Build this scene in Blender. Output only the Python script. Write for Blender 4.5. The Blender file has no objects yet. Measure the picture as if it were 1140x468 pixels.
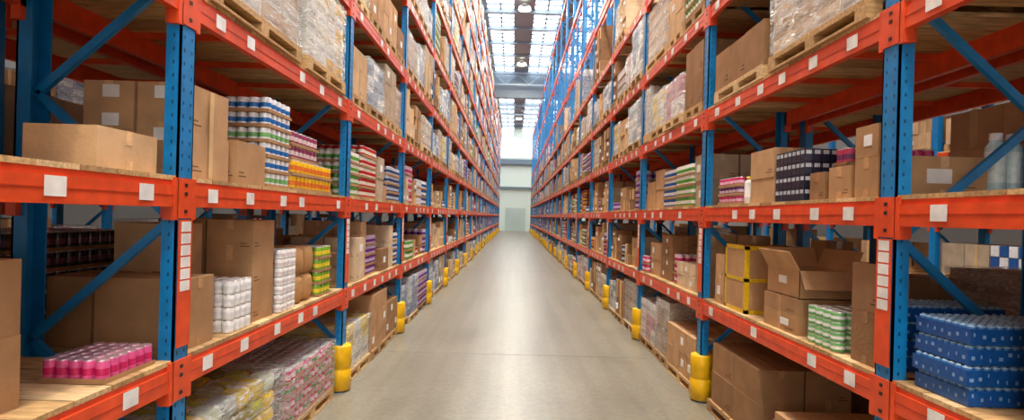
import bpy, math, random
from mathutils import Vector, Matrix
R = random.Random(7)
sc = bpy.context.scene
try:
    sc.view_settings.view_transform = 'Standard'
    sc.view_settings.look = 'None'
except Exception as e:
    print(e)

# ------------------------------------------------------------ materials
def newmat(name):
    m = bpy.data.materials.new(name); m.use_nodes = True
    nt = m.node_tree
    return m, nt, nt.nodes['Principled BSDF']

def attr_mat(name, rough, noise_scale=6, lo=0.85, hi=1.1, bump=0.0, bscale=40, stretch=(1,1,1), metal=0.0, spec=0.5):
    m, nt, b = newmat(name)
    a = nt.nodes.new('ShaderNodeAttribute'); a.attribute_name = 'Col'
    tc = nt.nodes.new('ShaderNodeTexCoord')
    mp = nt.nodes.new('ShaderNodeMapping'); mp.inputs['Scale'].default_value = stretch
    nt.links.new(tc.outputs['Object'], mp.inputs['Vector'])
    n = nt.nodes.new('ShaderNodeTexNoise'); n.inputs['Scale'].default_value = noise_scale
    n.inputs['Detail'].default_value = 4
    nt.links.new(mp.outputs['Vector'], n.inputs['Vector'])
    mr = nt.nodes.new('ShaderNodeMapRange')
    mr.inputs['From Min'].default_value = 0.3; mr.inputs['From Max'].default_value = 0.7
    mr.inputs['To Min'].default_value = lo; mr.inputs['To Max'].default_value = hi
    nt.links.new(n.outputs['Fac'], mr.inputs['Value'])
    vm = nt.nodes.new('ShaderNodeVectorMath'); vm.operation = 'SCALE'
    nt.links.new(a.outputs['Color'], vm.inputs[0]); nt.links.new(mr.outputs['Result'], vm.inputs['Scale'])
    nt.links.new(vm.outputs['Vector'], b.inputs['Base Color'])
    b.inputs['Roughness'].default_value = rough
    b.inputs['Metallic'].default_value = metal
    b.inputs['Specular IOR Level'].default_value = spec
    if bump > 0:
        n2 = nt.nodes.new('ShaderNodeTexNoise'); n2.inputs['Scale'].default_value = bscale
        nt.links.new(mp.outputs['Vector'], n2.inputs['Vector'])
        bp = nt.nodes.new('ShaderNodeBump'); bp.inputs['Strength'].default_value = bump
        bp.inputs['Distance'].default_value = 0.01
        nt.links.new(n2.outputs['Fac'], bp.inputs['Height']); nt.links.new(bp.outputs['Normal'], b.inputs['Normal'])
    return m

M_PAINT = attr_mat('painted_steel', 0.38, 9, 0.8, 1.1)
M_CARD = attr_mat('cardboard', 0.8, 5, 0.84, 1.12, 0.2, 50, spec=0.25)
M_GLOSS = attr_mat('printed_plastic', 0.25, 30, 0.85, 1.12)
M_WOOD = attr_mat('pallet_wood', 0.75, 7, 0.65, 1.2, 0.3, 30, stretch=(1, 6, 6), spec=0.25)
M_METAL = attr_mat('tin_metal', 0.3, 10, 0.9, 1.05, metal=0.7)
M_WRAP, nt, b = newmat('stretch_wrap')
b.inputs['Base Color'].default_value = (0.85, 0.86, 0.84, 1)
b.inputs['Roughness'].default_value = 0.13
tc = nt.nodes.new('ShaderNodeTexCoord')
mp = nt.nodes.new('ShaderNodeMapping'); mp.inputs['Scale'].default_value = (2, 2, 9)
mp.inputs['Rotation'].default_value = (0.5, 0.3, 0)
n = nt.nodes.new('ShaderNodeTexNoise'); n.inputs['Scale'].default_value = 3.5; n.inputs['Detail'].default_value = 6
n.inputs['Distortion'].default_value = 1.8
nt.links.new(tc.outputs['Object'], mp.inputs['Vector']); nt.links.new(mp.outputs['Vector'], n.inputs['Vector'])
mr = nt.nodes.new('ShaderNodeMapRange')
mr.inputs['From Min'].default_value = 0.42; mr.inputs['From Max'].default_value = 0.7
mr.inputs['To Min'].default_value = 0.07; mr.inputs['To Max'].default_value = 0.7
nt.links.new(n.outputs['Fac'], mr.inputs['Value']); nt.links.new(mr.outputs['Result'], b.inputs['Alpha'])
bp = nt.nodes.new('ShaderNodeBump'); bp.inputs['Strength'].default_value = 1.0; bp.inputs['Distance'].default_value = 0.04
nt.links.new(n.outputs['Fac'], bp.inputs['Height']); nt.links.new(bp.outputs['Normal'], b.inputs['Normal'])
MATS = [M_PAINT, M_CARD, M_GLOSS, M_WOOD, M_METAL, M_WRAP]
PAINT, CARD, GLOSS, WOOD, METAL, WRAP = range(6)

def lin(r, g, b):
    f = lambda c: (c/255/12.92) if c/255 <= 0.04045 else ((c/255+0.055)/1.055)**2.4
    return (f(r), f(g), f(b))
ORANGE = lin(230, 80, 34)
BLUE = lin(14, 128, 196)
YELLOW = lin(245, 190, 10)
WHITE = lin(238, 238, 234)
SILVER = (0.75, 0.75, 0.74)
TAPE = lin(212, 178, 130)
CT = [lin(188, 146, 104), lin(176, 136, 96), lin(198, 158, 116), lin(156, 118, 82), lin(208, 172, 130), lin(142, 106, 74)]
WD = [lin(212, 174, 122), lin(196, 158, 108), lin(220, 186, 138), lin(178, 142, 98)]
DARK = lin(30, 30, 32)

# ------------------------------------------------------------ mesh builder
class MB:
    def __init__(s): s.v = []; s.f = []; s.m = []; s.c = []; s.sm = []
    def quadpts(s, pts, mat, col, smooth=False):
        k = len(s.v); s.v += [tuple(p) for p in pts]
        s.f.append(tuple(range(k, k+len(pts)))); s.m.append(mat); s.c.append(col); s.sm.append(smooth)
    def box(s, x0, x1, y0, y1, z0, z1, mat, col):
        if x0 > x1: x0, x1 = x1, x0
        k = len(s.v)
        s.v += [(x0,y0,z0),(x1,y0,z0),(x1,y1,z0),(x0,y1,z0),(x0,y0,z1),(x1,y0,z1),(x1,y1,z1),(x0,y1,z1)]
        s.f += [(k,k+3,k+2,k+1),(k+4,k+5,k+6,k+7),(k,k+1,k+5,k+4),(k+1,k+2,k+6,k+5),(k+2,k+3,k+7,k+6),(k+3,k,k+4,k+7)]
        s.m += [mat]*6; s.c += [col]*6; s.sm += [False]*6
    def rings(s, cx, cy, prof, seg, mats, cols, cap=True):
        k = len(s.v)
        for r, z in prof:
            for i in range(seg):
                a = 2*math.pi*i/seg
                s.v.append((cx+r*math.cos(a), cy+r*math.sin(a), z))
        for j in range(len(prof)-1):
            for i in range(seg):
                i2 = (i+1) % seg
                s.f.append((k+j*seg+i, k+j*seg+i2, k+(j+1)*seg+i2, k+(j+1)*seg+i))
                s.m.append(mats[j]); s.c.append(cols[j]); s.sm.append(True)
        if cap:
            t = k+(len(prof)-1)*seg
            s.f.append(tuple(t+i for i in range(seg))); s.m.append(mats[-1]); s.c.append(cols[-1]); s.sm.append(False)
            s.f.append(tuple(k+i for i in reversed(range(seg)))); s.m.append(mats[0]); s.c.append(cols[0]); s.sm.append(False)
    def strut(s, p, q, w, t, mat, col):
        p = Vector(p); q = Vector(q); d = (q-p).normalized()
        up = Vector((0, 1, 0)) if abs(d.y) < 0.9 else Vector((1, 0, 0))
        a = d.cross(up).normalized()*w/2; bb = d.cross(a).normalized()*t/2
        k = len(s.v)
        for o in (p, q):
            for e in (a+bb, -a+bb, -a-bb, a-bb): s.v.append(tuple(o+e))
        fs = [(0,1,2,3),(7,6,5,4),(0,4,5,1),(1,5,6,2),(2,6,7,3),(3,7,4,0)]
        s.f += [tuple(k+i for i in f) for f in fs]
        s.m += [mat]*6; s.c += [col]*6; s.sm += [False]*6
    def slab(s, pts, th, mat, col):
        P = [Vector(p) for p in pts]; n = (P[1]-P[0]).cross(P[2]-P[0]).normalized()*th
        s.quadpts(P, mat, col); s.quadpts([p-n for p in reversed(P)], mat, col)
        for i in range(4):
            j = (i+1) % 4; s.quadpts([P[j], P[i], P[i]-n, P[j]-n], mat, col)
    def build(s, name, origin=True):
        xs = [v[0] for v in s.v]; ys = [v[1] for v in s.v]; zs = [v[2] for v in s.v]
        o = ((min(xs)+max(xs))/2, (min(ys)+max(ys))/2, min(zs)) if origin else (0, 0, 0)
        me = bpy.data.meshes.new(name)
        me.from_pydata([(v[0]-o[0], v[1]-o[1], v[2]-o[2]) for v in s.v], [], s.f)
        used = sorted(set(s.m)); remap = {u: i for i, u in enumerate(used)}
        for u in used: me.materials.append(MATS[u])
        me.polygons.foreach_set('material_index', [remap[m] for m in s.m])
        me.polygons.foreach_set('use_smooth', s.sm)
        at = me.color_attributes.new('Col', 'FLOAT_COLOR', 'CORNER')
        buf = []
        for f, c in zip(s.f, s.c): buf += [c[0], c[1], c[2], 1.0]*len(f)
        at.data.foreach_set('color', buf)
        me.update()
        ob = bpy.data.objects.new(name, me); ob.location = o
        sc.collection.objects.link(ob)
        return ob

def jit(c, a=0.08):
    k = 1+R.uniform(-a, a); return tuple(min(1, x*k) for x in c)

# ------------------------------------------------------------ layout constants
WL, WR = 1.9, 2.15
L = 3.15; NB = 23
DEP = 0.93
YO = 0.06
ZC = [1.075, 2.117, 3.22, 4.4, 5.7, 7.0, 8.3, 9.6, 10.9, 12.2]
ZCR = [1.075, 2.117, 3.22, 4.4, 5.7, 7.3, 9.7, 12.2]
ZS = {-1: ZC, 1: ZCR}
BT = 0.025
DECK = [z+0.075+BT for z in ZC]
def X(s, d): return (-(WL+d)) if s < 0 else (WR+d)

# ------------------------------------------------------------ racks
GP = [(0.10, 0.013), (0.125, 0.02), (0.125, 0.245), (0.118, 0.253), (0.118, 0.267), (0.125, 0.275), (0.125, 0.51), (0.115, 0.525)]
def make_rack(s, d0, front, n0=-1, n1=NB, zs=None):
    mb = MB()
    fx = lambda d: X(s, d0+d)
    zs = zs or ZS[s]
    UD = 0.085
    ht = zs[-1]+0.7
    for n in range(n0, n1+1):
        y = n*L+YO; near = (0 <= n <= 4) and front
        if front:   # yellow post protector clipped round the foot of the post
            mb.rings(fx(0.04), y, GP, 24, [PAINT]*(len(GP)-1), [YELLOW]*(len(GP)-1))
        for d in (0, DEP-UD):
            a, b2 = fx(d), fx(d+UD)
            if front and n < 8:
                web = (d, d+0.012) if d == 0 else (d+UD-.012, d+UD)
                mb.box(fx(web[0]), fx(web[1]), y-0.07, y+0.07, 0.0, ht, PAINT, BLUE)
                mb.box(a, b2, y-0.07, y-0.06, 0.0, ht, PAINT, BLUE)
                mb.box(a, b2, y+0.06, y+0.07, 0.0, ht, PAINT, BLUE)
                mb.box(fx(d-0.03), fx(d+0.13), y-0.09, y+0.09, 0, 0.012, PAINT, BLUE)
            else:
                mb.box(a, b2, y-0.07, y+0.07, 0.0, ht, PAINT, BLUE)
            if near and d == 0:
                z = 0.6
                while z < 5.5:
                    for o in (-0.035, 0.035):
                        mb.box(fx(-0.002), fx(0.001), y+o-0.005, y+o+0.005, z, z+0.02, PAINT, lin(10, 70, 110))
                    mb.box(fx(0.035), fx(0.045), y-0.072, y-0.069, z, z+0.02, PAINT, lin(10, 70, 110))
                    z += 0.075
        z = 0.55; up = True
        while z+0.71 < ht:
            A = (fx(0.07), y, z) if up else (fx(DEP-0.07), y, z)
            B = (fx(DEP-0.07), y, z+0.71) if up else (fx(0.07), y, z+0.71)
            mb.strut(A, B, 0.045, 0.035, PAINT, BLUE)
            z += 0.71; up = not up
        mb.strut((fx(0.07), y, 0.3), (fx(DEP-0.07), y, 0.3), 0.045, 0.035, PAINT, BLUE)
    for n in range(n0, n1):
        y0, y1 = n*L+YO+0.07, (n+1)*L+YO-0.07
        nearb = n < 6 and front
        for li, z in enumerate(zs):
            for k, d in enumerate((0, DEP-0.05)):
                if nearb and k == 0:
                    mb.box(fx(0.0), fx(0.05), y0, y1, z-0.075, z+0.045, PAINT, ORANGE)
                    mb.box(fx(0.012), fx(0.05), y0, y1, z+0.045, z+0.075, PAINT, ORANGE)
                    mb.box(fx(-0.003), fx(0.0), y0, y1, z-0.012, z-0.006, PAINT, lin(190, 60, 20))
                else:
                    mb.box(fx(d), fx(d+0.05), y0, y1, z-0.075, z+0.075, PAINT, ORANGE)
                for yy0, yy1 in ((y0-0.005, y0+0.035), (y1-0.035, y1+0.005)):
                    mb.box(fx(d-0.006 if k == 0 else d), fx(d+0.056), yy0, yy1, z-0.15, z+0.09, PAINT, ORANGE)
            if front:
                y = n*L+YO
                mb.box(fx(-0.008), fx(0.0), y-0.068, y+0.068, z-0.14, z+0.09, PAINT, jit(ORANGE, .04))
                mb.box(fx(-0.006), fx(0.09), y-0.076, y-0.07, z-0.14, z+0.09, PAINT, jit(ORANGE, .04))
                if n < 5:
                    for zz in (-0.1, 0.0, 0.05):
                        mb.box(fx(-0.012), fx(-0.008), y-0.012, y+0.012, z+zz-0.01, z+zz+0.01, PAINT, DARK)
            if s > 0 and li > 4 and d0 < 3: continue
            if n < 4 and li < 4 and front:
                k = 13; w = (y1-y0)/k
                for i in range(k):
                    mb.box(fx(0.006), fx(DEP-0.01), y0+i*w+0.006, y0+(i+1)*w-0.006, z+0.075, z+0.075+BT, WOOD, jit(R.choice(WD), .1))
            else:
                mb.box(fx(0.01), fx(DEP-0.01), y0, y1, z+0.075, z+0.075+BT, WOOD, jit(R.choice(WD), .1))
            for t in (0.25, 0.5, 0.75):
                yy = y0+(y1-y0)*t
                mb.box(fx(0.05), fx(DEP-0.05), yy-0.02, yy+0.02, z+0.03, z+0.074, PAINT, ORANGE)
            if front and n < 14 and li < 5:
                for t in (0.09, 0.24, 0.42, 0.56, 0.72, 0.9):
                    if R.random() < 0.85:
                        yy = y0+(y1-y0)*(t+R.uniform(-.02, .02))
                        mb.box(fx(-0.006), fx(-0.0031), yy-0.055, yy+0.055, z-0.045, z+0.04, PAINT, WHITE)
        if front:
            y = n*L+YO
            mb.box(fx(-0.013), fx(-0.009), y-0.065, y+0.065, 1.24, 1.968, PAINT, ORANGE)
            for i in range(6):
                mb.box(fx(-0.016), fx(-0.0135), y-0.045, y+0.045, 1.90-i*0.068, 1.958-i*0.068, PAINT, WHITE)
    return mb.build('pallet_rack')

for s in (-1, 1):
    make_rack(s, 0.0, True)
    make_rack(s, 1.12, False)
    make_rack(s, 5.0, False, 0, 9, ZC[:7])

# ------------------------------------------------------------ goods helpers
def pallet(mb, x0, x1, y0, y1, z, simple=False):
    if x0 > x1: x0, x1 = x1, x0
    c = R.choice(WD)
    if simple:
        mb.box(x0, x1, y0, y1, z+0.1, z+0.12, WOOD, jit(c))
        for t in (0, 0.45, 0.9):
            yy = y0+(y1-y0)*t
            mb.box(x0, x1, yy, yy+(y1-y0)*0.1, z, z+0.1, WOOD, jit(c))
        return 0.12
    k = 6; w = (y1-y0)/k
    for i in range(k): mb.box(x0, x1, y0+i*w+0.01, y0+(i+1)*w-0.01, z+0.105, z+0.125, WOOD, jit(c))
    for xx in (x0, (x0+x1)/2-0.05, x1-0.1):
        mb.box(xx, xx+0.1, y0, y1, z+0.085, z+0.105, WOOD, jit(c))
        for yy in (y0, (y0+y1)/2-0.06, y1-0.12):
            mb.box(xx, xx+0.1, yy, yy+0.12, z+0.018, z+0.085, WOOD, jit(c, .15))
        mb.box(xx, xx+0.1, y0, y1, z, z+0.018, WOOD, jit(c))
    return 0.125

def carton(mb, x0, x1, y0, y1, z0, z1, col=None, tape='y', label=None, s=-1, tcol=None, prt=None):
    if x0 > x1: x0, x1 = x1, x0
    col = jit(col or R.choice(CT)); tcol = tcol or tuple(min(1, c*1.3) for c in col)
    e = 0.0025; h = z1-z0
    mb.box(x0, x1, y0, y1, z0, z1-0.004, CARD, col)
    if tape == 'y':
        xm = (x0+x1)/2
        mb.box(x0, xm-0.002, y0, y1, z1-0.004, z1, CARD, col); mb.box(xm+0.002, x1, y0, y1, z1-0.004, z1, CARD, col)
        mb.box(xm-0.025, xm+0.025, y0, y1, z1, z1+e/2, GLOSS, tcol)
        for yy in ((y0-e, y0), (y1, y1+e)):
            mb.box(xm-0.025, xm+0.025, yy[0], yy[1], max(z0, z1-0.07), z1, GLOSS, tcol)
            mb.box(xm-0.025, xm+0.025, yy[0], yy[1], z0, min(z1, z0+0.05), GLOSS, tcol)
    else:
        ym = (y0+y1)/2
        mb.box(x0, x1, y0, ym-0.002, z1-0.004, z1, CARD, col); mb.box(x0, x1, ym+0.002, y1, z1-0.004, z1, CARD, col)
        mb.box(x0, x1, ym-0.025, ym+0.025, z1, z1+e/2, GLOSS, tcol)
        for xx in ((x0-e, x0), (x1, x1+e)):
            mb.box(xx[0], xx[1], ym-0.025, ym+0.025, max(z0, z1-0.07), z1, GLOSS, tcol)
            mb.box(xx[0], xx[1], ym-0.025, ym+0.025, z0, min(z1, z0+0.05), GLOSS, tcol)
    if label in ('near', 'both'):
        cx = x0+(x1-x0)*R.uniform(.25, .5); w = min(.15, (x1-x0)*.35)
        mb.box(cx, cx+w, y0-e*1.5, y0, z0+h*.35, z0+h*.35+min(.09, h*.35), CARD, WHITE)
    if label in ('aisle', 'both'):
        cy = y0+(y1-y0)*R.uniform(.2, .5); w = min(.13, (y1-y0)*.35)
        xa = (x1, x1+e*1.5) if s < 0 else (x0-e*1.5, x0)
        mb.box(xa[0], xa[1], cy, cy+w, z0+h*.35, z0+h*.35+min(.09, h*.35), CARD, WHITE)
    if prt is None: prt = R.random() < .6
    if prt and h > .12:
        pc = tuple(c*.35 for c in col)
        xa = (x1, x1+.001) if s < 0 else (x0-.001, x0)
        yl = y1-y0; xl = x1-x0
        for q in range(2):
            mb.box(xa[0], xa[1], y0+yl*.08, y0+yl*(.32-.08*q), z0+h*(.16+.09*q), z0+h*(.19+.09*q), CARD, pc)
            mb.box(x0+xl*.72, x0+xl*(.93-.06*q), y0-.001, y0, z0+h*(.16+.09*q), z0+h*(.19+.09*q), CARD, pc)

def carton_stack(mb, s, d0, d1, y0, y1, z, nx, ny, hs, col=None, lab=0.3):
    g_ = 0.004
    for li, h in enumerate(hs):
        for i in range(nx):
            for j in range(ny):
                da = d0+(d1-d0)*i/nx+g_; db = d0+(d1-d0)*(i+1)/nx-g_
                ya = y0+(y1-y0)*j/ny+g_; yb = y0+(y1-y0)*(j+1)/ny-g_
                q = R.uniform(0, .012)
                lb = R.choice(['near', 'aisle', 'both']) if R.random() < lab else None
                carton(mb, X(s, da+q), X(s, db), ya+R.uniform(0, .006), yb, z, z+h-0.001, col=col or None, tape=R.choice('xy') if nx == 1 else 'y', label=lb, s=s)
        z += h
    return z

def can(mb, x, y, z, r, h, body, band=None, lid=SILVER, seg=12):
    band = band or body
    prof = [(r*.96, z), (r, z+h*.04), (r, z+h*.3), (r, z+h*.62), (r, z+h*.93), (r*.93, z+h*.985), (r*.93, z+h)]
    mb.rings(x, y, prof, seg, [METAL, GLOSS, GLOSS, GLOSS, METAL, METAL], [SILVER, body, band, body, lid, lid])

def cans(mb, s, d0, d1, y0, y1, z, r, h, nl, bodyf, seg=12, tray=True, lid=SILVER, full=False):
    nd = max(1, int((d1-d0)/(2*r))); ny = max(1, int((y1-y0)/(2*r)))
    for l in range(nl):
        if tray:
            mb.box(X(s, d0), X(s, d0+nd*2*r), y0, y0+ny*2*r, z, z+0.006, CARD, CT[2])
            mb.box(X(s, d0-.002), X(s, d0), y0, y0+ny*2*r, z, z+0.025, CARD, CT[1])
            mb.box(X(s, d0), X(s, d0+nd*2*r), y0-.002, y0, z, z+0.025, CARD, CT[1])
            zz = z+0.006
        else: zz = z
        for i in range(nd):
            for j in range(ny):
                if full or l == nl-1 or i < 1 or j < 1:
                    b_, bd = bodyf(l, i, j)
                    can(mb, X(s, d0+r+i*2*r), y0+r+j*2*r, zz, r*.97, h*.985, b_, bd, lid, seg)
        z = zz+h
    return z

def wrapshell(mb, s, d0, d1, y0, y1, z0, z1):
    x0, x1 = sorted((X(s, d0), X(s, d1)))
    per = []
    nx = 5; ny = 8
    for i in range(nx): per.append((x0+(x1-x0)*i/nx, y0))
    for i in range(ny): per.append((x1, y0+(y1-y0)*i/ny))
    for i in range(nx): per.append((x1-(x1-x0)*i/nx, y1))
    for i in range(ny): per.append((x0, y1-(y1-y0)*i/ny))
    nz = 6; k = len(mb.v); P = len(per)
    cx, cy = (x0+x1)/2, (y0+y1)/2
    for j in range(nz+1):
        zz = z0+(z1-z0)*j/nz
        for p in per:
            o = R.uniform(0, 0.012)
            mb.v.append((p[0]+(o if p[0] > cx else -o), p[1]+(o if p[1] > cy else -o), zz))
    for j in range(nz):
        for i in range(P):
            i2 = (i+1) % P
            mb.f.append((k+j*P+i, k+j*P+i2, k+(j+1)*P+i2, k+(j+1)*P+i)); mb.m.append(WRAP); mb.c.append(WHITE); mb.sm.append(True)
    mb.f.append(tuple(k+nz*P+i for i in range(P))); mb.m.append(WRAP); mb.c.append(WHITE); mb.sm.append(False)

def wrapped(mb, s, d0, d1, y0, y1, z, H, cols, ny=3, nl=3):
    z += pallet(mb, X(s, d0), X(s, d1), y0, y1, z)
    h = H/nl
    for l in range(nl):
        for i in range(2):
            for j in range(ny):
                da = d0+.03+(d1-d0-.06)*i/2; db = d0+.03+(d1-d0-.06)*(i+1)/2
                ya = y0+.02+(y1-y0-.04)*j/ny; yb = y0+.02+(y1-y0-.04)*(j+1)/ny
                c = jit(R.choice(cols), .1)
                mb.box(X(s, da+.003), X(s, db-.003), ya+.003, yb-.003, z+l*h+.002, z+(l+1)*h-.002, CARD, c)
                if i == 0:
                    mb.box(X(s, da+.001), X(s, da+.003), ya+.05, yb-.05, z+l*h+h*.3, z+l*h+h*.5, CARD, tuple(x*.6 for x in c))
    wrapshell(mb, s, d0+.015, d1-.015, y0+.008, y1-.008, z, z+H+.01)

PAL = [[lin(40, 90, 160), lin(230, 230, 230)], [lin(215, 60, 120), lin(240, 200, 215)], [lin(235, 180, 40), lin(150, 50, 90)],
       [lin(90, 160, 60), lin(235, 235, 225)], [lin(120, 60, 140), lin(200, 180, 220)], [lin(190, 40, 40), lin(235, 225, 210)],
       [lin(225, 225, 222), lin(200, 205, 215)], [lin(60, 70, 110), lin(180, 190, 210)]]
def load(mb, s, d0, d1, y0, y1, z, H, style, lod, pal=True, small=False):
    if pal: z += pallet(mb, X(s, d0), X(s, d1), y0, y1, z, lod > 0)
    if style == 'cartons':
        sz = R.choice([.16, .2, .28]) if small else R.uniform(.22, .34)
        nl = max(1, round(H/sz)); ny = max(1, round((y1-y0)/(sz*1.3))); col = R.choice(CT+[lin(215, 190, 158), lin(180, 160, 136)])
        h = H/nl; nd = 2 if lod < 2 else 1
        gap = .2 if nl > 2 else .08
        for l in range(nl):
            for j in range(ny):
                if l == nl-1 and nl > 1 and R.random() < gap: continue
                for i in range(nd):
                    da = d0+(d1-d0)*i/nd+.004; db = d0+(d1-d0)*(i+1)/nd-.004
                    ya = y0+(y1-y0)*j/ny+.005; yb = y0+(y1-y0)*(j+1)/ny-.005
                    if lod == 0:
                        carton(mb, X(s, da+R.uniform(0, .015)), X(s, db), ya, yb, z+l*h, z+(l+1)*h-.002, col=col, label=R.choice([None, None, 'aisle']), s=s)
                    else:
                        mb.box(X(s, da+R.uniform(0, .03)), X(s, db), ya, yb, z+l*h, z+(l+1)*h-.004, CARD, jit(col, .14))
                        if i == 0 and lod == 1:
                            ym = (ya+yb)/2
                            if R.random() < .5: mb.box(X(s, da-.003), X(s, da+.03), ym-.02, ym+.02, z+l*h, z+(l+1)*h-.004, CARD, jit(TAPE))
                            elif R.random() < .5: mb.box(X(s, da-.003), X(s, da+.03), ym-.02, ym+.08, z+l*h+h*.3, z+l*h+h*.6, CARD, WHITE)
    elif style == 'cans':
        p = R.choice(PAL); r = .05 if lod == 0 else .07; h = .13 if lod == 0 else .17
        nl = max(1, int(H/(h+.006)))
        if lod < 2:
            cans(mb, s, d0, d1, y0, y1, z, r, h, nl, lambda l, i, j: (p[(l//2) % 2], p[(l//2+1) % 2]), seg=8 if lod == 0 else 6)
        else:
            for l in range(nl):
                ny = max(1, int((y1-y0)/.15))
                for j in range(ny):
                    mb.box(X(s, d0), X(s, d1), y0+(y1-y0)*j/ny+.01, y0+(y1-y0)*(j+1)/ny-.01, z+l*h, z+(l+1)*h-.01, GLOSS, jit(p[(l+j) % 2], .1))
    elif style == 'wrap':
        cols = R.choice([[lin(212, 206, 196), lin(198, 192, 182)], [lin(200, 168, 130), lin(212, 190, 160)], [lin(222, 222, 218), lin(150, 160, 180)], [lin(226, 196, 85), lin(222, 216, 200)], [lin(200, 130, 142), lin(216, 208, 202)], [lin(170, 142, 112), lin(190, 166, 136)], [lin(110, 130, 165), lin(205, 208, 214)]])
        nl = max(1, round(H/.22)); ny = 3
        for l in range(nl):
            for j in range(ny):
                c = jit(R.choice(cols), .08)
                ya = y0+.03+(y1-y0-.06)*j/ny+.003; yb = y0+.03+(y1-y0-.06)*(j+1)/ny-.003
                mb.box(X(s, d0+.03), X(s, d1-.03), ya, yb, z+l*H/nl, z+(l+1)*H/nl-.005, CARD, c)
                if lod < 2: mb.box(X(s, d0+.027), X(s, d0+.03), ya+.03, yb-.03, z+(l+.3)*H/nl, z+(l+.55)*H/nl, CARD, tuple(x*.6 for x in c))
        if lod < 2: wrapshell(mb, s, d0+.015, d1-.015, y0+.01, y1-.01, z, z+H+.01)

NAMES = {'cartons': 'cardboard_box_stack', 'cans': 'canned_goods_stack', 'wrap': 'shrink_wrapped_pallet_load'}

# ------------------------------------------------------------ near hand-placed goods
D1, D2, D3 = DECK[0]+.001, DECK[1]+.001, DECK[2]+.001
def obj(name, fn):
    mb = MB(); fn(mb); return mb.build(name)
# -- left, level 2
obj('cardboard_box', lambda m: carton(m, -2.32, -1.97, 2.62, 3.06, D2, D2+.2, CT[4], 'x', None, prt=False))
def _f(m):
    carton_stack(m, -1, .05, .69, 3.32, 3.8, D2, 2, 1, [.28, .29], CT[2], .0)
    for (x, z) in ((-2.47, D2+.47), (-2.16, D2+.47), (-2.47, D2+.3), (-2.16, D2+.22)):
        m.box(x, x+.1, 3.318, 3.32, z, z+.075, CARD, WHITE)
    m.box(-1.949, -1.944, 3.54, 3.58, D2+.01, D2+.56, CARD, TAPE)
obj('cardboard_box_stack', _f)
obj('cardboard_box_stack', lambda m: carton_stack(m, -1, .5, .82, 2.2, 2.58, D2, 1, 1, [.2], CT[3], .0))
obj('cardboard_box_stack', lambda m: carton_stack(m, -1, .05, .4, 1.0, 2.0, D2, 1, 2, [.24, .24], CT[1], .2))
obj('cardboard_box', lambda m: carton(m, -2.3, -1.93, 3.86, 4.3, D2, D2+.3, CT[0], 'y', None))
obj('canned_goods_stack', lambda m: cans(m, -1, .04, .6, 4.36, 4.82, D2, .045, .112, 6,
    lambda l, i, j: (lin(235, 240, 245), lin(35, 110, 185)) if l not in (0, 3) else (lin(235, 240, 245), lin(120, 180, 110))))
def _f(m):
    z = cans(m, -1, .04, .6, 4.88, 6.0, D2, .047, .13, 1, lambda l, i, j: (lin(240, 190, 40), lin(230, 120, 50)))
    z = cans(m, -1, .04, .6, 4.88, 6.0, z, .047, .13, 1, lambda l, i, j: (lin(240, 190, 40), lin(230, 120, 50)))
    cans(m, -1, .06, .6, 4.88, 5.6, z, .047, .12, 2, lambda l, i, j: (lin(150, 60, 100), lin(225, 205, 205)))
obj('canned_goods_stack', _f)
# -- left, level 1
obj('cardboard_box_stack', lambda m: carton_stack(m, -1, .16, .7, 1.75, 2.36, D1, 1, 1, [.31, .32], CT[1], .0))
obj('canned_drinks_tray', lambda m: cans(m, -1, .05, .4, 2.68, 3.1, D1, .0315, .11, 1, lambda l, i, j: (lin(225, 90, 150), lin(205, 30, 100)), seg=16, full=True, lid=(.85, .55, .65)))
obj('cardboard_box', lambda m: carton(m, -2.5, -1.96, 3.34, 3.66, D1, D1+.43, CT[1], 'x', None, prt=False))
obj('cardboard_box', lambda m: carton(m, -2.79, -2.52, 3.34, 3.7, D1, D1+.43, CT[3], 'x', None, prt=False))
obj('tissue_roll_stack', lambda m: cans(m, -1, .03, .36, 3.84, 4.18, D1, .04, .09, 4, lambda l, i, j: (lin(245, 245, 244), lin(228, 230, 232)), tray=False, lid=(.9, .9, .9), seg=14))
obj('cardboard_box_stack', lambda m: carton_stack(m, -1, .06, .8, 4.22, 4.6, D1, 2, 1, [.27, .27, .24], CT[1], .1))
obj('cardboard_box_stack', lambda m: carton_stack(m, -1, .42, .8, 3.76, 4.18, D1, 1, 1, [.3, .45], CT[4], .1))
obj('tissue_roll_stack', lambda m: cans(m, -1, .03, .45, 4.66, 5.0, D1, .042, .075, 7, lambda l, i, j: (lin(245, 245, 243), lin(222, 212, 216)), tray=False, lid=(.9, .9, .9)))
def sack(m, cx, cy, z, wx, wy, h, col, k=14):
    base = len(m.v); rows = 9
    for j in range(rows):
        t = j/(rows-1); bul = .72+.28*math.sin(math.pi*t)**.45 if 0 < t < 1 else .7
        for i in range(k):
            a = 2*math.pi*i/k
            cxx = abs(math.cos(a))**.55*math.copysign(1, math.cos(a)); sy = abs(math.sin(a))**.55*math.copysign(1, math.sin(a))
            m.v.append((cx+cxx*wx/2*bul*R.uniform(.95, 1), cy+sy*wy/2*bul*R.uniform(.95, 1), z+h*t))
    for j in range(rows-1):
        for i in range(k):
            i2 = (i+1) % k
            m.f.append((base+j*k+i, base+j*k+i2, base+(j+1)*k+i2, base+(j+1)*k+i)); m.m.append(CARD); m.c.append(col); m.sm.append(True)
    m.f.append(tuple(base+(rows-1)*k+i for i in range(k))); m.m.append(CARD); m.c.append(col); m.sm.append(False)
    m.f.append(tuple(base+i for i in reversed(range(k)))); m.m.append(CARD); m.c.append(col); m.sm.append(False)
def _f(m):
    for l in range(2):
        for yy in (5.16, 5.41):
            for xx in (-2.08, -2.34):
                sack(m, xx, yy, D1+l*.26, .25, .24, .26, jit(lin(190, 145, 95)))
obj('paper_sack_stack', _f)
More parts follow.
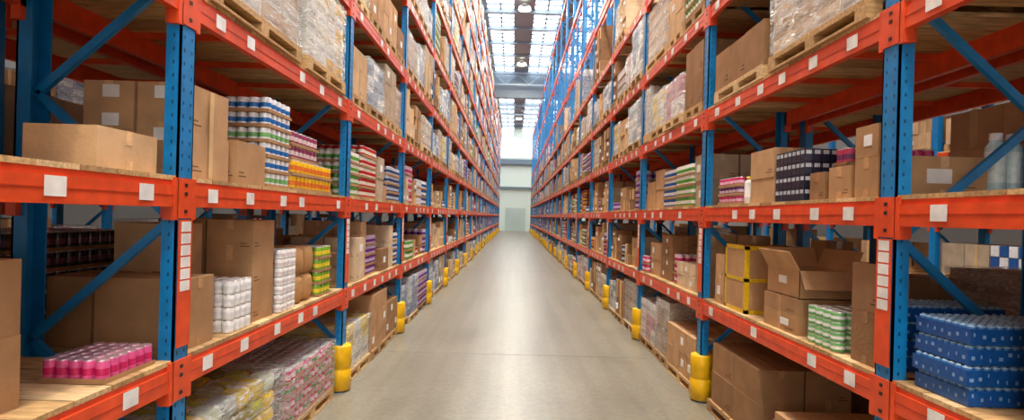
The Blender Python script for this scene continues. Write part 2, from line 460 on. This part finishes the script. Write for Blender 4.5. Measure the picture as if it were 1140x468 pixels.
obj('jar_stack', lambda m: cans(m, -1, .04, .5, 5.6, 6.0, D1, .045, .12, 4, lambda l, i, j: (lin(130, 180, 60), lin(240, 215, 60)), lid=lin(230, 230, 220)))
obj('canned_goods_stack', lambda m: cans(m, -1, 1.2, 1.95, 3.4, 4.4, D1, .05, .13, 5, lambda l, i, j: (lin(58, 44, 48), lin(120, 70, 80)), seg=10))
obj('canned_goods_stack', lambda m: cans(m, -1, 1.2, 1.95, 4.6, 5.9, D1, .05, .13, 4, lambda l, i, j: (lin(50, 50, 60), lin(150, 120, 120)), seg=10))
# -- left floor
def _f(m):
    z = .0; z += pallet(m, X(-1, .02), X(-1, .88), 3.4, 4.75, z)
    for l in range(4):
        for i in range(4):
            for j in range(6):
                sack(m, X(-1, .15+i*.2), 3.54+j*.21, z+l*.14, .19, .2, .145, jit(R.choice([lin(235, 200, 40), lin(205, 212, 180), lin(190, 190, 180), lin(190, 185, 60), lin(140, 125, 50)])), 10)
    wrapshell(m, -1, .02, .88, 3.4, 4.76, z, z+.6)
obj('shrink_wrapped_pallet_load', _f)
def _f(m):
    z = pallet(m, X(-1, .02), X(-1, .88), 4.85, 6.1, 0)
    cans(m, -1, .03, .85, 4.87, 6.08, z, .05, .12, 4, lambda l, i, j: ((lin(215, 40, 120), lin(244, 215, 220)) if (i+j//2+l) % 2 else (lin(225, 120, 160), lin(80, 150, 50))))
    wrapshell(m, -1, .015, .88, 4.85, 6.1, z, z+.52)
obj('shrink_wrapped_pallet_load', _f)
# -- left level 3
obj('shrink_wrapped_pallet_load', lambda m: wrapped(m, -1, -.02, .88, 3.42, 4.85, D3, .8, [lin(215, 204, 188), lin(200, 188, 172), lin(190, 162, 130)], 4, 5))
obj('shrink_wrapped_pallet_load', lambda m: wrapped(m, -1, -.02, .88, 5.0, 6.1, D3, .78, [lin(222, 210, 184), lin(220, 176, 70), lin(225, 222, 212)], 4, 6))
# -- right, level 2
obj('cardboard_box', lambda m: carton(m, 2.32, 2.83, 3.34, 3.8, D2, D2+.25, CT[2], 'y', 'near', 1))
def bottle(m, x, y, z, r, h, col, cap):
    prof = [(r*.9, z), (r, z+h*.03), (r, z+h*.25), (r, z+h*.72), (r*.95, z+h*.8), (r*.6, z+h*.87), (r*.55, z+h*.89), (r*.62, z+h*.895), (r*.62, z+h)]
    m.rings(x, y, prof, 16, [GLOSS]*8, [col, col, tuple(min(1, c*1.3+.1) for c in col), col, col, col, cap, cap])
obj('plastic_bottle_group', lambda m: [bottle(m, 2.895+i*.115, 3.36+i*.015, D2, .054, .4, lin(195, 232, 240), lin(245, 250, 250)) for i in range(2)])
obj('canned_goods_stack', lambda m: cans(m, 1, .2, .88, 3.95, 4.15, D2, .04, .12, 3, lambda l, i, j: (lin(225, 80, 130), lin(130, 70, 120))))
obj('cardboard_box_stack', lambda m: carton_stack(m, 1, .04, .14, 3.36, 3.6, D2, 1, 1, [.25, .2], CT[1], 1))
obj('cardboard_box', lambda m: carton(m, 2.2, 2.31, 3.66, 3.9, D2, D2+.22, CT[0], 'x', 'near', 1))
obj('cardboard_box', lambda m: carton(m, 2.2, 2.33, 3.96, 4.15, D2, D2+.2, CT[3], 'x', 'near', 1))
def navy(m, d0, d1, y0, y1, z, nl, ny, nd, h=.1):
    for l in range(nl):
        for i in range(nd):
            for j in range(ny):
                if l < nl-1 and i > 0 and j > 0: continue
                da = d0+(d1-d0)*i/nd; db = d0+(d1-d0)*(i+1)/nd; ya = y0+(y1-y0)*j/ny; yb = y0+(y1-y0)*(j+1)/ny
                m.box(X(1, da+.003), X(1, db-.003), ya+.003, yb-.003, z+l*h, z+(l+1)*h-.004, GLOSS, jit(lin(38, 42, 62)))
                m.box(X(1, da+.012), X(1, db-.012), ya, ya+.003, z+l*h+.055, z+(l+1)*h-.016, GLOSS, lin(190, 195, 205))
                m.box(X(1, da), X(1, da+.003), ya+.012, yb-.012, z+l*h+.055, z+(l+1)*h-.016, GLOSS, lin(190, 195, 205))
obj('small_carton_stack', lambda m: navy(m, .03, .62, 4.2, 4.66, D2, 4, 7, 9))
obj('cardboard_box_stack', lambda m: carton_stack(m, 1, .04, .6, 4.72, 5.2, D2, 2, 1, [.22, .25], CT[2], .3))
obj('plastic_bottle_group', lambda m: [bottle(m, 2.24+i*.13, 5.3+j*.12, D2, .05, .26, lin(235, 235, 225), lin(230, 200, 60)) for i in range(3) for j in range(1)])
obj('canned_goods_stack', lambda m: cans(m, 1, .04, .7, 5.45, 6.05, D2, .045, .085, 3, lambda l, i, j: (lin(205, 50, 110), lin(235, 190, 215)) if l != 1 else (lin(110, 50, 120), lin(220, 200, 220))))
# -- right, level 1
def bluepack(m, x0, x1, y0, y1, z, h):
    nx = max(2, round((x1-x0)/.045)); ny = max(2, round((y1-y0)/.045))
    for i in range(nx):
        for j in range(ny):
            x = x0+(i+.5)*(x1-x0)/nx; y = y0+(j+.5)*(y1-y0)/ny; r = (x1-x0)/nx*.48
            m.rings(x, y, [(r, z), (r, z+h*.9), (r*.92, z+h*.96), (r*.6, z+h*.965), (r*.6, z+h)], 10, [GLOSS]*4,
                    [lin(60, 120, 180), lin(150, 185, 210), lin(50, 100, 160), lin(150, 185, 215)])
    m.box(x0-.003, x1+.003, y0-.003, y1+.003, z+.004, z+h*.8, GLOSS, jit(lin(22, 84, 160), .12))
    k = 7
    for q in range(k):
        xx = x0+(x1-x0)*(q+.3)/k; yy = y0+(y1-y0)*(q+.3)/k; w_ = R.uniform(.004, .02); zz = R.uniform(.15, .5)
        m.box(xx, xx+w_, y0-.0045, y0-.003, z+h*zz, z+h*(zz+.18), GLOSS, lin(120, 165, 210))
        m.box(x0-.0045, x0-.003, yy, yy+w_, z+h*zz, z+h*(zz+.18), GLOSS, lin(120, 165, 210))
def _f(m):
    h = .1
    for l in range(4):
        for i in range(2):
            q = R.uniform(0, .02)
            bluepack(m, 2.2+i*.34+q, 2.2+i*.34+.31+q, 2.68+R.uniform(0, .015), 3.04, D1+l*h, h-.002)
obj('bottled_water_pack_stack', _f)
def _f(m):
    h = .1
    for l in range(4):
        for i in range(2):
            bluepack(m, 2.3+i*.33, 2.3+i*.33+.31, 3.32, 3.62, D1+l*h, h-.002)
obj('bottled_water_pack_stack', _f)
obj('cardboard_box_stack', lambda m: carton_stack(m, 1, .2, .88, 1.9, 2.55, D1, 1, 1, [.35, .3], CT[3], 0))
obj('cardboard_box_stack', lambda m: carton_stack(m, 1, .05, .14, 3.33, 3.62, D1, 1, 1, [.33, .3], CT[5], .0))
obj('canned_goods_stack', lambda m: cans(m, 1, .04, .5, 3.76, 4.16, D1, .048, .068, 4, lambda l, i, j: (lin(110, 175, 105), lin(238, 242, 238)), lid=(.8, .82, .8), tray=False, seg=16))
def open_box(m, x0, x1, y0, y1, z0, z1, col):
    t = .006; fl = .17
    m.box(x0, x1, y0, y1, z0, z0+t, CARD, col)
    m.box(x0, x0+t, y0, y1, z0, z1, CARD, col); m.box(x1-t, x1, y0, y1, z0, z1, CARD, col)
    m.box(x0, x1, y0, y0+t, z0, z1, CARD, col); m.box(x0, x1, y1-t, y1, z0, z1, CARD, col)
    c2 = tuple(c*1.08 for c in col)
    m.slab([(x0, y1, z1), (x0, y0, z1), (x0-fl*.5, y0, z1+fl*.85), (x0-fl*.5, y1, z1+fl*.85)], .005, CARD, c2)
    m.slab([(x1, y0, z1), (x1, y1, z1), (x1+fl*.35, y1, z1+fl*.93), (x1+fl*.35, y0, z1+fl*.93)], .005, CARD, c2)
    m.slab([(x0, y0, z1), (x1, y0, z1), (x1, y0-fl*.5, z1-fl*.8), (x0, y0-fl*.5, z1-fl*.8)], .005, CARD, c2)
    m.slab([(x1, y1, z1), (x0, y1, z1), (x0, y1+fl*.4, z1+fl*.9), (x1, y1+fl*.4, z1+fl*.9)], .005, CARD, c2)
def _f(m):
    carton(m, 2.2, 2.66, 4.3, 4.85, D1, D1+.15, CT[1], 'x', 'aisle', 1)
    carton(m, 2.2, 2.66, 4.3, 4.85, D1+.152, D1+.28, CT[1], 'x', None, 1)
    open_box(m, 2.22, 2.65, 4.3, 4.84, D1+.283, D1+.5, CT[0])
    m.box(2.216, 2.22, 4.5, 4.63, D1+.38, D1+.44, CARD, WHITE)
obj('open_cardboard_box', _f)
obj('cardboard_box', lambda m: carton(m, 2.7, 3.02, 3.78, 4.12, D1, D1+.52, CT[5], 'y', None, 1))
def _f(m):
    x0, x1, y0, y1, z0, z1 = 2.2, 2.8, 5.25, 5.75, D1, D1+.64
    m.box(x0, x1, y0, y1, z0, z1, CARD, CT[0])
    e = .003; w = .035; Yc = lin(225, 185, 30)
    for zz in (z0, z0+.3, z1-w):
        m.box(x0-e, x0, y0-e, y1, zz, zz+w, GLOSS, Yc); m.box(x0-e, x1, y0-e, y0, zz, zz+w, GLOSS, Yc)
    for yy in (y0, y1-w): m.box(x0-e, x0, yy, yy+w, z0, z1, GLOSS, Yc)
    for xx in (x0, x1-w): m.box(xx, xx+w, y0-e, y0, z0, z1, GLOSS, Yc)
    m.box(x0, x1, y0, y0+w, z1, z1+e, GLOSS, Yc); m.box(x0, x0+w, y0+w, y1, z1, z1+e, GLOSS, Yc)
obj('cardboard_box', _f)
obj('cardboard_box_stack', lambda m: carton_stack(m, 1, .05, .6, 5.8, 6.05, D1, 1, 1, [.27, .25], CT[2], .2))
obj('cardboard_box_stack', lambda m: carton_stack(m, 1, .62, .88, 4.95, 5.2, D1, 1, 1, [.36, .36], CT[3], .1))
# -- right floor
def _f(m):
    z = pallet(m, X(1, .0), X(1, .88), 3.4, 4.6, 0)
    carton_stack(m, 1, .02, .86, 3.45, 4.55, z, 2, 1, [.38], CT[0], .0)
obj('pallet_of_cardboard_boxes', _f)
def _f(m):
    z = pallet(m, X(1, .0), X(1, .88), 4.85, 6.05, 0)
    z = carton_stack(m, 1, .02, .86, 4.88, 6.0, z, 2, 2, [.32, .3], CT[3], .1)
obj('pallet_of_cardboard_boxes', _f)
# -- right level 3
obj('shrink_wrapped_pallet_load', lambda m: wrapped(m, 1, -.02, .88, 3.42, 4.75, D3, .8, [lin(205, 184, 156), lin(190, 164, 132), lin(200, 190, 176)], 4, 6))
obj('pallet_of_cardboard_boxes', lambda m: load(m, 1, 0, .86, 4.9, 6.08, D3, .4, 'cartons', 0))

# ------------------------------------------------------------ procedural fill
done = {(s, 1, l) for s in (-1, 1) for l in (-1, 0, 1, 2)}
far = {-1: MB(), 1: MB()}
for s in (-1, 1):
    zs = ZS[s]
    for n in range(0, NB):
        for li in range(-1, len(zs)):
            if (s, n, li) in done: continue
            if n == 0 and li in (0, 1): continue
            z = .001 if li < 0 else zs[li]+.101
            ztop = zs[0]-.08 if li < 0 else (zs[li+1]-.08 if li+1 < len(zs) else 13.4)
            fillp = .97 if li < 4 else (.93 if s < 0 else (.4 if li == 4 else 0))
            y = n*L+YO+.12; yend = (n+1)*L+YO-.1
            pal = (li >= 2 or li < 0)
            while y < yend-.28:
                w = R.choice([.9, .9, 1.15, .72]) if pal else R.choice([.3, .4, .5, .62, .75])
                w = min(w, yend-y)
                if yend-y-w < .28: w = yend-y
                if w < .25: break
                if R.random() < fillp:
                    H = (ztop-z-.14)*R.uniform(.55, .98) if pal else (ztop-z)*R.uniform(.35, .9)
                    st = R.choices(['cartons', 'wrap', 'cans'], [4, 5, 1] if pal else [6, 0, 4])[0]
                    lod = 0 if (n <= 2 and li <= 3) else (1 if n < 8 else 2)
                    dd = R.uniform(-.02, .03) if pal else R.uniform(.02, .1)
                    if n <= 3 and li <= 3:
                        mb = MB(); load(mb, s, dd, .86, y+.015, y+w-.015, z, H, st, lod, pal, not pal); mb.build(NAMES[st])
                    else:
                        load(far[s], s, dd, .86, y+.015, y+w-.015, z, H, st, lod, pal, not pal)
                y += w
    far[s].build('palletized_goods')
for s in (-1, 1):
    zs = ZS[s]
    for d, nmax, zz_ in ((1.15, NB, zs), (5.03, 8, ZC[:7])):
        mb = MB()
        for n in range(0, nmax):
            for li in range(-1, len(zz_)):
                if s < 0 and d < 3 and n == 1 and li == 0: continue
                z = .001 if li < 0 else zz_[li]+.101
                ztop = zz_[0]-.08 if li < 0 else (zz_[li+1]-.08 if li+1 < len(zz_) else 13.4)
                ztop = min(ztop, z+1.3)
                fp = .85 if li < 4 else (.75 if s < 0 else (.2 if li == 4 else 0))
                if d > 3: fp = .8
                if li == 0 and d < 3: fp = .6
                for k in range(3):
                    y0 = n*L+YO+.13+k*.96
                    if R.random() < fp:
                        st = R.choices(['cartons', 'wrap', 'cans'], [6, 2, 1.5])[0]
                        load(mb, s, d, d+.85, y0, y0+.93, z, (ztop-z-.14)*R.uniform(.4, .9), st, 1 if n < 4 and st != 'cans' else 2, True)
        mb.build('palletized_goods')

# ------------------------------------------------------------ building shell
YF = 77.0; YB = -9.0; XW = 12.0; CH = 14.3
def simple_obj(name, boxes, mat):
    mb = MB()
    for b_ in boxes: mb.box(*b_, PAINT, (1, 1, 1))
    o = mb.build(name); o.data.materials.clear(); o.data.materials.append(mat); return o
M_FLOOR, nt, b = newmat('concrete_floor')
tc = nt.nodes.new('ShaderNodeTexCoord')
n1 = nt.nodes.new('ShaderNodeTexNoise'); n1.inputs['Scale'].default_value = .8; n1.inputs['Detail'].default_value = 7; n1.inputs['Roughness'].default_value = .6
n2 = nt.nodes.new('ShaderNodeTexNoise'); n2.inputs['Scale'].default_value = 22; n2.inputs['Detail'].default_value = 5
n3 = nt.nodes.new('ShaderNodeTexNoise'); n3.inputs['Scale'].default_value = 1; n3.inputs['Detail'].default_value = 5
mp = nt.nodes.new('ShaderNodeMapping'); mp.inputs['Scale'].default_value = (1.8, .8, 1)
mp3 = nt.nodes.new('ShaderNodeMapping'); mp3.inputs['Scale'].default_value = (5, .12, 1)
nt.links.new(tc.outputs['Object'], mp.inputs['Vector']); nt.links.new(mp.outputs['Vector'], n1.inputs['Vector']); nt.links.new(tc.outputs['Object'], n2.inputs['Vector'])
nt.links.new(tc.outputs['Object'], mp3.inputs['Vector']); nt.links.new(mp3.outputs['Vector'], n3.inputs['Vector'])
cr = nt.nodes.new('ShaderNodeValToRGB')
cr.color_ramp.elements[0].position = .25; cr.color_ramp.elements[0].color = (.27, .245, .185, 1)
cr.color_ramp.elements[1].position = .75; cr.color_ramp.elements[1].color = (.40, .37, .29, 1)
mx = nt.nodes.new('ShaderNodeMixRGB'); mx.blend_type = 'MULTIPLY'; mx.inputs['Fac'].default_value = .5
mx3 = nt.nodes.new('ShaderNodeMixRGB'); mx3.blend_type = 'MULTIPLY'; mx3.inputs['Fac'].default_value = .3
cr3 = nt.nodes.new('ShaderNodeValToRGB'); cr3.color_ramp.elements[0].position = .35; cr3.color_ramp.elements[0].color = (.5, .48, .44, 1); cr3.color_ramp.elements[1].position = .62
nt.links.new(n1.outputs['Fac'], cr.inputs['Fac']); nt.links.new(cr.outputs['Color'], mx.inputs['Color1']); nt.links.new(n2.outputs['Fac'], mx.inputs['Color2'])
nt.links.new(n3.outputs['Fac'], cr3.inputs['Fac']); nt.links.new(mx.outputs['Color'], mx3.inputs['Color1']); nt.links.new(cr3.outputs['Color'], mx3.inputs['Color2'])
nt.links.new(mx3.outputs['Color'], b.inputs['Base Color'])
mr = nt.nodes.new('ShaderNodeMapRange'); mr.inputs['To Min'].default_value = .26; mr.inputs['To Max'].default_value = .38
nt.links.new(n1.outputs['Fac'], mr.inputs['Value']); nt.links.new(mr.outputs['Result'], b.inputs['Roughness'])
bp = nt.nodes.new('ShaderNodeBump'); bp.inputs['Strength'].default_value = .05
nt.links.new(n2.outputs['Fac'], bp.inputs['Height']); nt.links.new(bp.outputs['Normal'], b.inputs['Normal'])
simple_obj('floor', [(-XW, XW, YB, YF, -.2, 0)], M_FLOOR)
def flat(name, col, rough=.7):
    m, nt, b = newmat(name)
    n = nt.nodes.new('ShaderNodeTexNoise'); n.inputs['Scale'].default_value = 2
    cr = nt.nodes.new('ShaderNodeValToRGB')
    cr.color_ramp.elements[0].color = (*[c*.85 for c in col], 1); cr.color_ramp.elements[1].color = (*col, 1)
    nt.links.new(n.outputs['Fac'], cr.inputs['Fac']); nt.links.new(cr.outputs['Color'], b.inputs['Base Color'])
    b.inputs['Roughness'].default_value = rough; return m
M_WALL = flat('wall_cladding', lin(228, 238, 226)); M_SIDE = flat('side_wall_cladding', lin(140, 136, 130)); M_CEIL = flat('ceiling_panel', lin(135, 148, 160)); M_JOINT = flat('joint_filler', lin(125, 118, 100))
M_STEEL = flat('grey_steel', lin(110, 128, 144), .5); M_DOOR = flat('roller_door', lin(205, 220, 212))
simple_obj('trim_floor_joints', [(-1.8, 2.0, y-.005, y+.005, .0005, .0015) for y in (8.2, 20.8, 33.4, 45, 57)], M_JOINT)
simple_obj('wall_left', [(-XW-.2, -XW, YB, YF, 0, CH)], M_SIDE)
simple_obj('wall_right', [(XW, XW+.2, YB, YF, 0, CH)], M_SIDE)
simple_obj('wall_far', [(-XW, XW, YF, YF+.2, 0, CH)]+[(x, x+.05, YF-.04, YF, 0, CH) for x in [i*.9-XW for i in range(27)]], M_WALL)
simple_obj('door_1', [(-1.2, 1.6, YF-.12, YF-.05, 0, 3.2)]+[(-1.2, 1.6, YF-.15, YF-.12, .2+i*.3, .24+i*.3) for i in range(10)], M_DOOR)
simple_obj('trim_1', [(-XW, XW, YF-.5, YF-.1, 9.2, 9.9), (-XW, XW, YF-.4, YF-.1, 5.9, 6.1)], M_STEEL)
def sky_mat(name, st):
    m = bpy.data.materials.new(name); m.use_nodes = True; nt = m.node_tree; nt.nodes.clear()
    em = nt.nodes.new('ShaderNodeEmission'); em.inputs['Color'].default_value = (.93, .97, 1, 1); em.inputs['Strength'].default_value = st
    ou = nt.nodes.new('ShaderNodeOutputMaterial'); nt.links.new(em.outputs[0], ou.inputs[0]); return m
M_SKY = sky_mat('skylight_glass', 9.5)
cent = [-9.5, -6.7, -3.9, -1.1, 1.7, 4.5, 7.3, 10.1]; hw = .78
strips = []
x = -XW
for i, c in enumerate(cent):
    strips.append((x, c-hw, YB, YF, CH, CH+.15)); x = c+hw
strips.append((x, XW, YB, YF, CH, CH+.15))
purl = [(-XW, XW, y, y+.16, CH-.2, CH) for y in [YB+i*3.0 for i in range(29)]]
simple_obj('ceiling', strips+purl, M_CEIL)
for i, c in enumerate(cent):
    simple_obj('window_%d' % (i+1), [(c-hw, c+hw, YB, YF, CH+.1, CH+.14)], M_SKY)
M_FILL_WIN = sky_mat('added_window_glow', 2)
simple_obj('window_9', [(-3, 3.2, YF-.09, YF-.05, 10.2, 12.6)], M_FILL_WIN)  # glowing pane added to brighten the far wall
bars = []
for c in cent:
    bars += [(c-hw, c+hw, y, y+.11, CH, CH+.08) for y in [YB+.75+i*.75 for i in range(114)]]
    bars += [(c-.045, c+.045, YB, YF, CH+.02, CH+.08)]
simple_obj('trim_2', bars, M_STEEL)
def truss(y):
    mb = MB(); g_ = lin(130, 148, 164)
    mb.box(-XW+.01, XW-.01, y, y+.2, CH-.4, CH-.23, PAINT, g_); mb.box(-XW+.01, XW-.01, y, y+.2, CH-1.35, CH-1.2, PAINT, g_)
    k = 24
    for i in range(k):
        x = -XW+.1+i*(2*XW-.2)/k; x2 = x+(2*XW-.2)/k
        a, b_ = (CH-1.2, CH-.4) if i % 2 else (CH-.4, CH-1.2)
        mb.strut((x, y+.1, a), (x2, y+.1, b_), .08, .08, PAINT, g_)
    return mb.build('roof_truss')
for y in (46.4, 60): truss(y)
simple_obj('roof_girder', [(-XW+.01, XW-.01, 47.2, 47.6, CH-2.2, CH-.25)], M_STEEL)

# high-bay lamps: one is real, the rest are added to brighten the aisle
M_LAMP = bpy.data.materials.new('lamp_lens'); M_LAMP.use_nodes = True; nt = M_LAMP.node_tree; nt.nodes.clear()
em = nt.nodes.new('ShaderNodeEmission'); em.inputs['Color'].default_value = (1, .86, .6, 1); em.inputs['Strength'].default_value = 20
ou = nt.nodes.new('ShaderNodeOutputMaterial'); nt.links.new(em.outputs[0], ou.inputs[0])
for y in (-5, 1, 7, 13, 19, 31.5, 43, 55, 67):
    mb = MB(); zt = CH-.205
    prof = [(.36, zt-.35), (.37, zt-.32), (.34, zt-.2), (.2, zt-.08), (.12, zt)]
    mb.rings(.3, y, prof, 24, [METAL]*4, [SILVER]*4, cap=False)
    k = len(mb.v)
    for i in range(24):
        a = 2*math.pi*i/24; mb.v.append((.3+.35*math.cos(a), y+.35*math.sin(a), zt-.352))
    mb.f.append(tuple(k+i for i in reversed(range(24)))); mb.m.append(METAL); mb.c.append(SILVER); mb.sm.append(False)
    o = mb.build('high_bay_and_fill_lamp'); o.data.materials.append(M_LAMP)
    o.data.polygons[len(o.data.polygons)-1].material_index = len(o.data.materials)-1
    ld = bpy.data.lights.new('lamp_fill_light', 'AREA'); ld.shape = 'DISK'; ld.size = .6; ld.energy = 500 if y < 25 else 420; ld.color = (1, .9, .74)
    lo = bpy.data.objects.new('lamp_fill_light', ld); sc.collection.objects.link(lo); lo.location = (.3, y, zt-.4)
    lo.parent = o; lo.matrix_parent_inverse = Matrix.Translation(-Vector(o.location))

# ------------------------------------------------------------ world + light
w = bpy.data.worlds.new('World'); sc.world = w; w.use_nodes = True
bg = w.node_tree.nodes['Background']; bg.inputs['Color'].default_value = (1, .96, .9, 1); bg.inputs['Strength'].default_value = 1.7

# ------------------------------------------------------------ camera
cam = bpy.data.cameras.new('camera'); co = bpy.data.objects.new('camera', cam); sc.collection.objects.link(co)
cam.sensor_width = 36; cam.sensor_fit = 'HORIZONTAL'; cam.lens = 620/1140*36
cam.shift_x = -2/1140; cam.shift_y = 7/1140
cam.clip_start = .05; cam.clip_end = 300
co.matrix_world = Matrix.Translation((0, 0, 2.04)) @ Matrix.Rotation(math.radians(90), 4, 'X') @ Matrix.Rotation(.027, 4, 'Z')
sc.camera = co
print('objects', len(bpy.data.objects), 'polys', sum(len(o.data.polygons) for o in bpy.data.objects if o.type == 'MESH'))
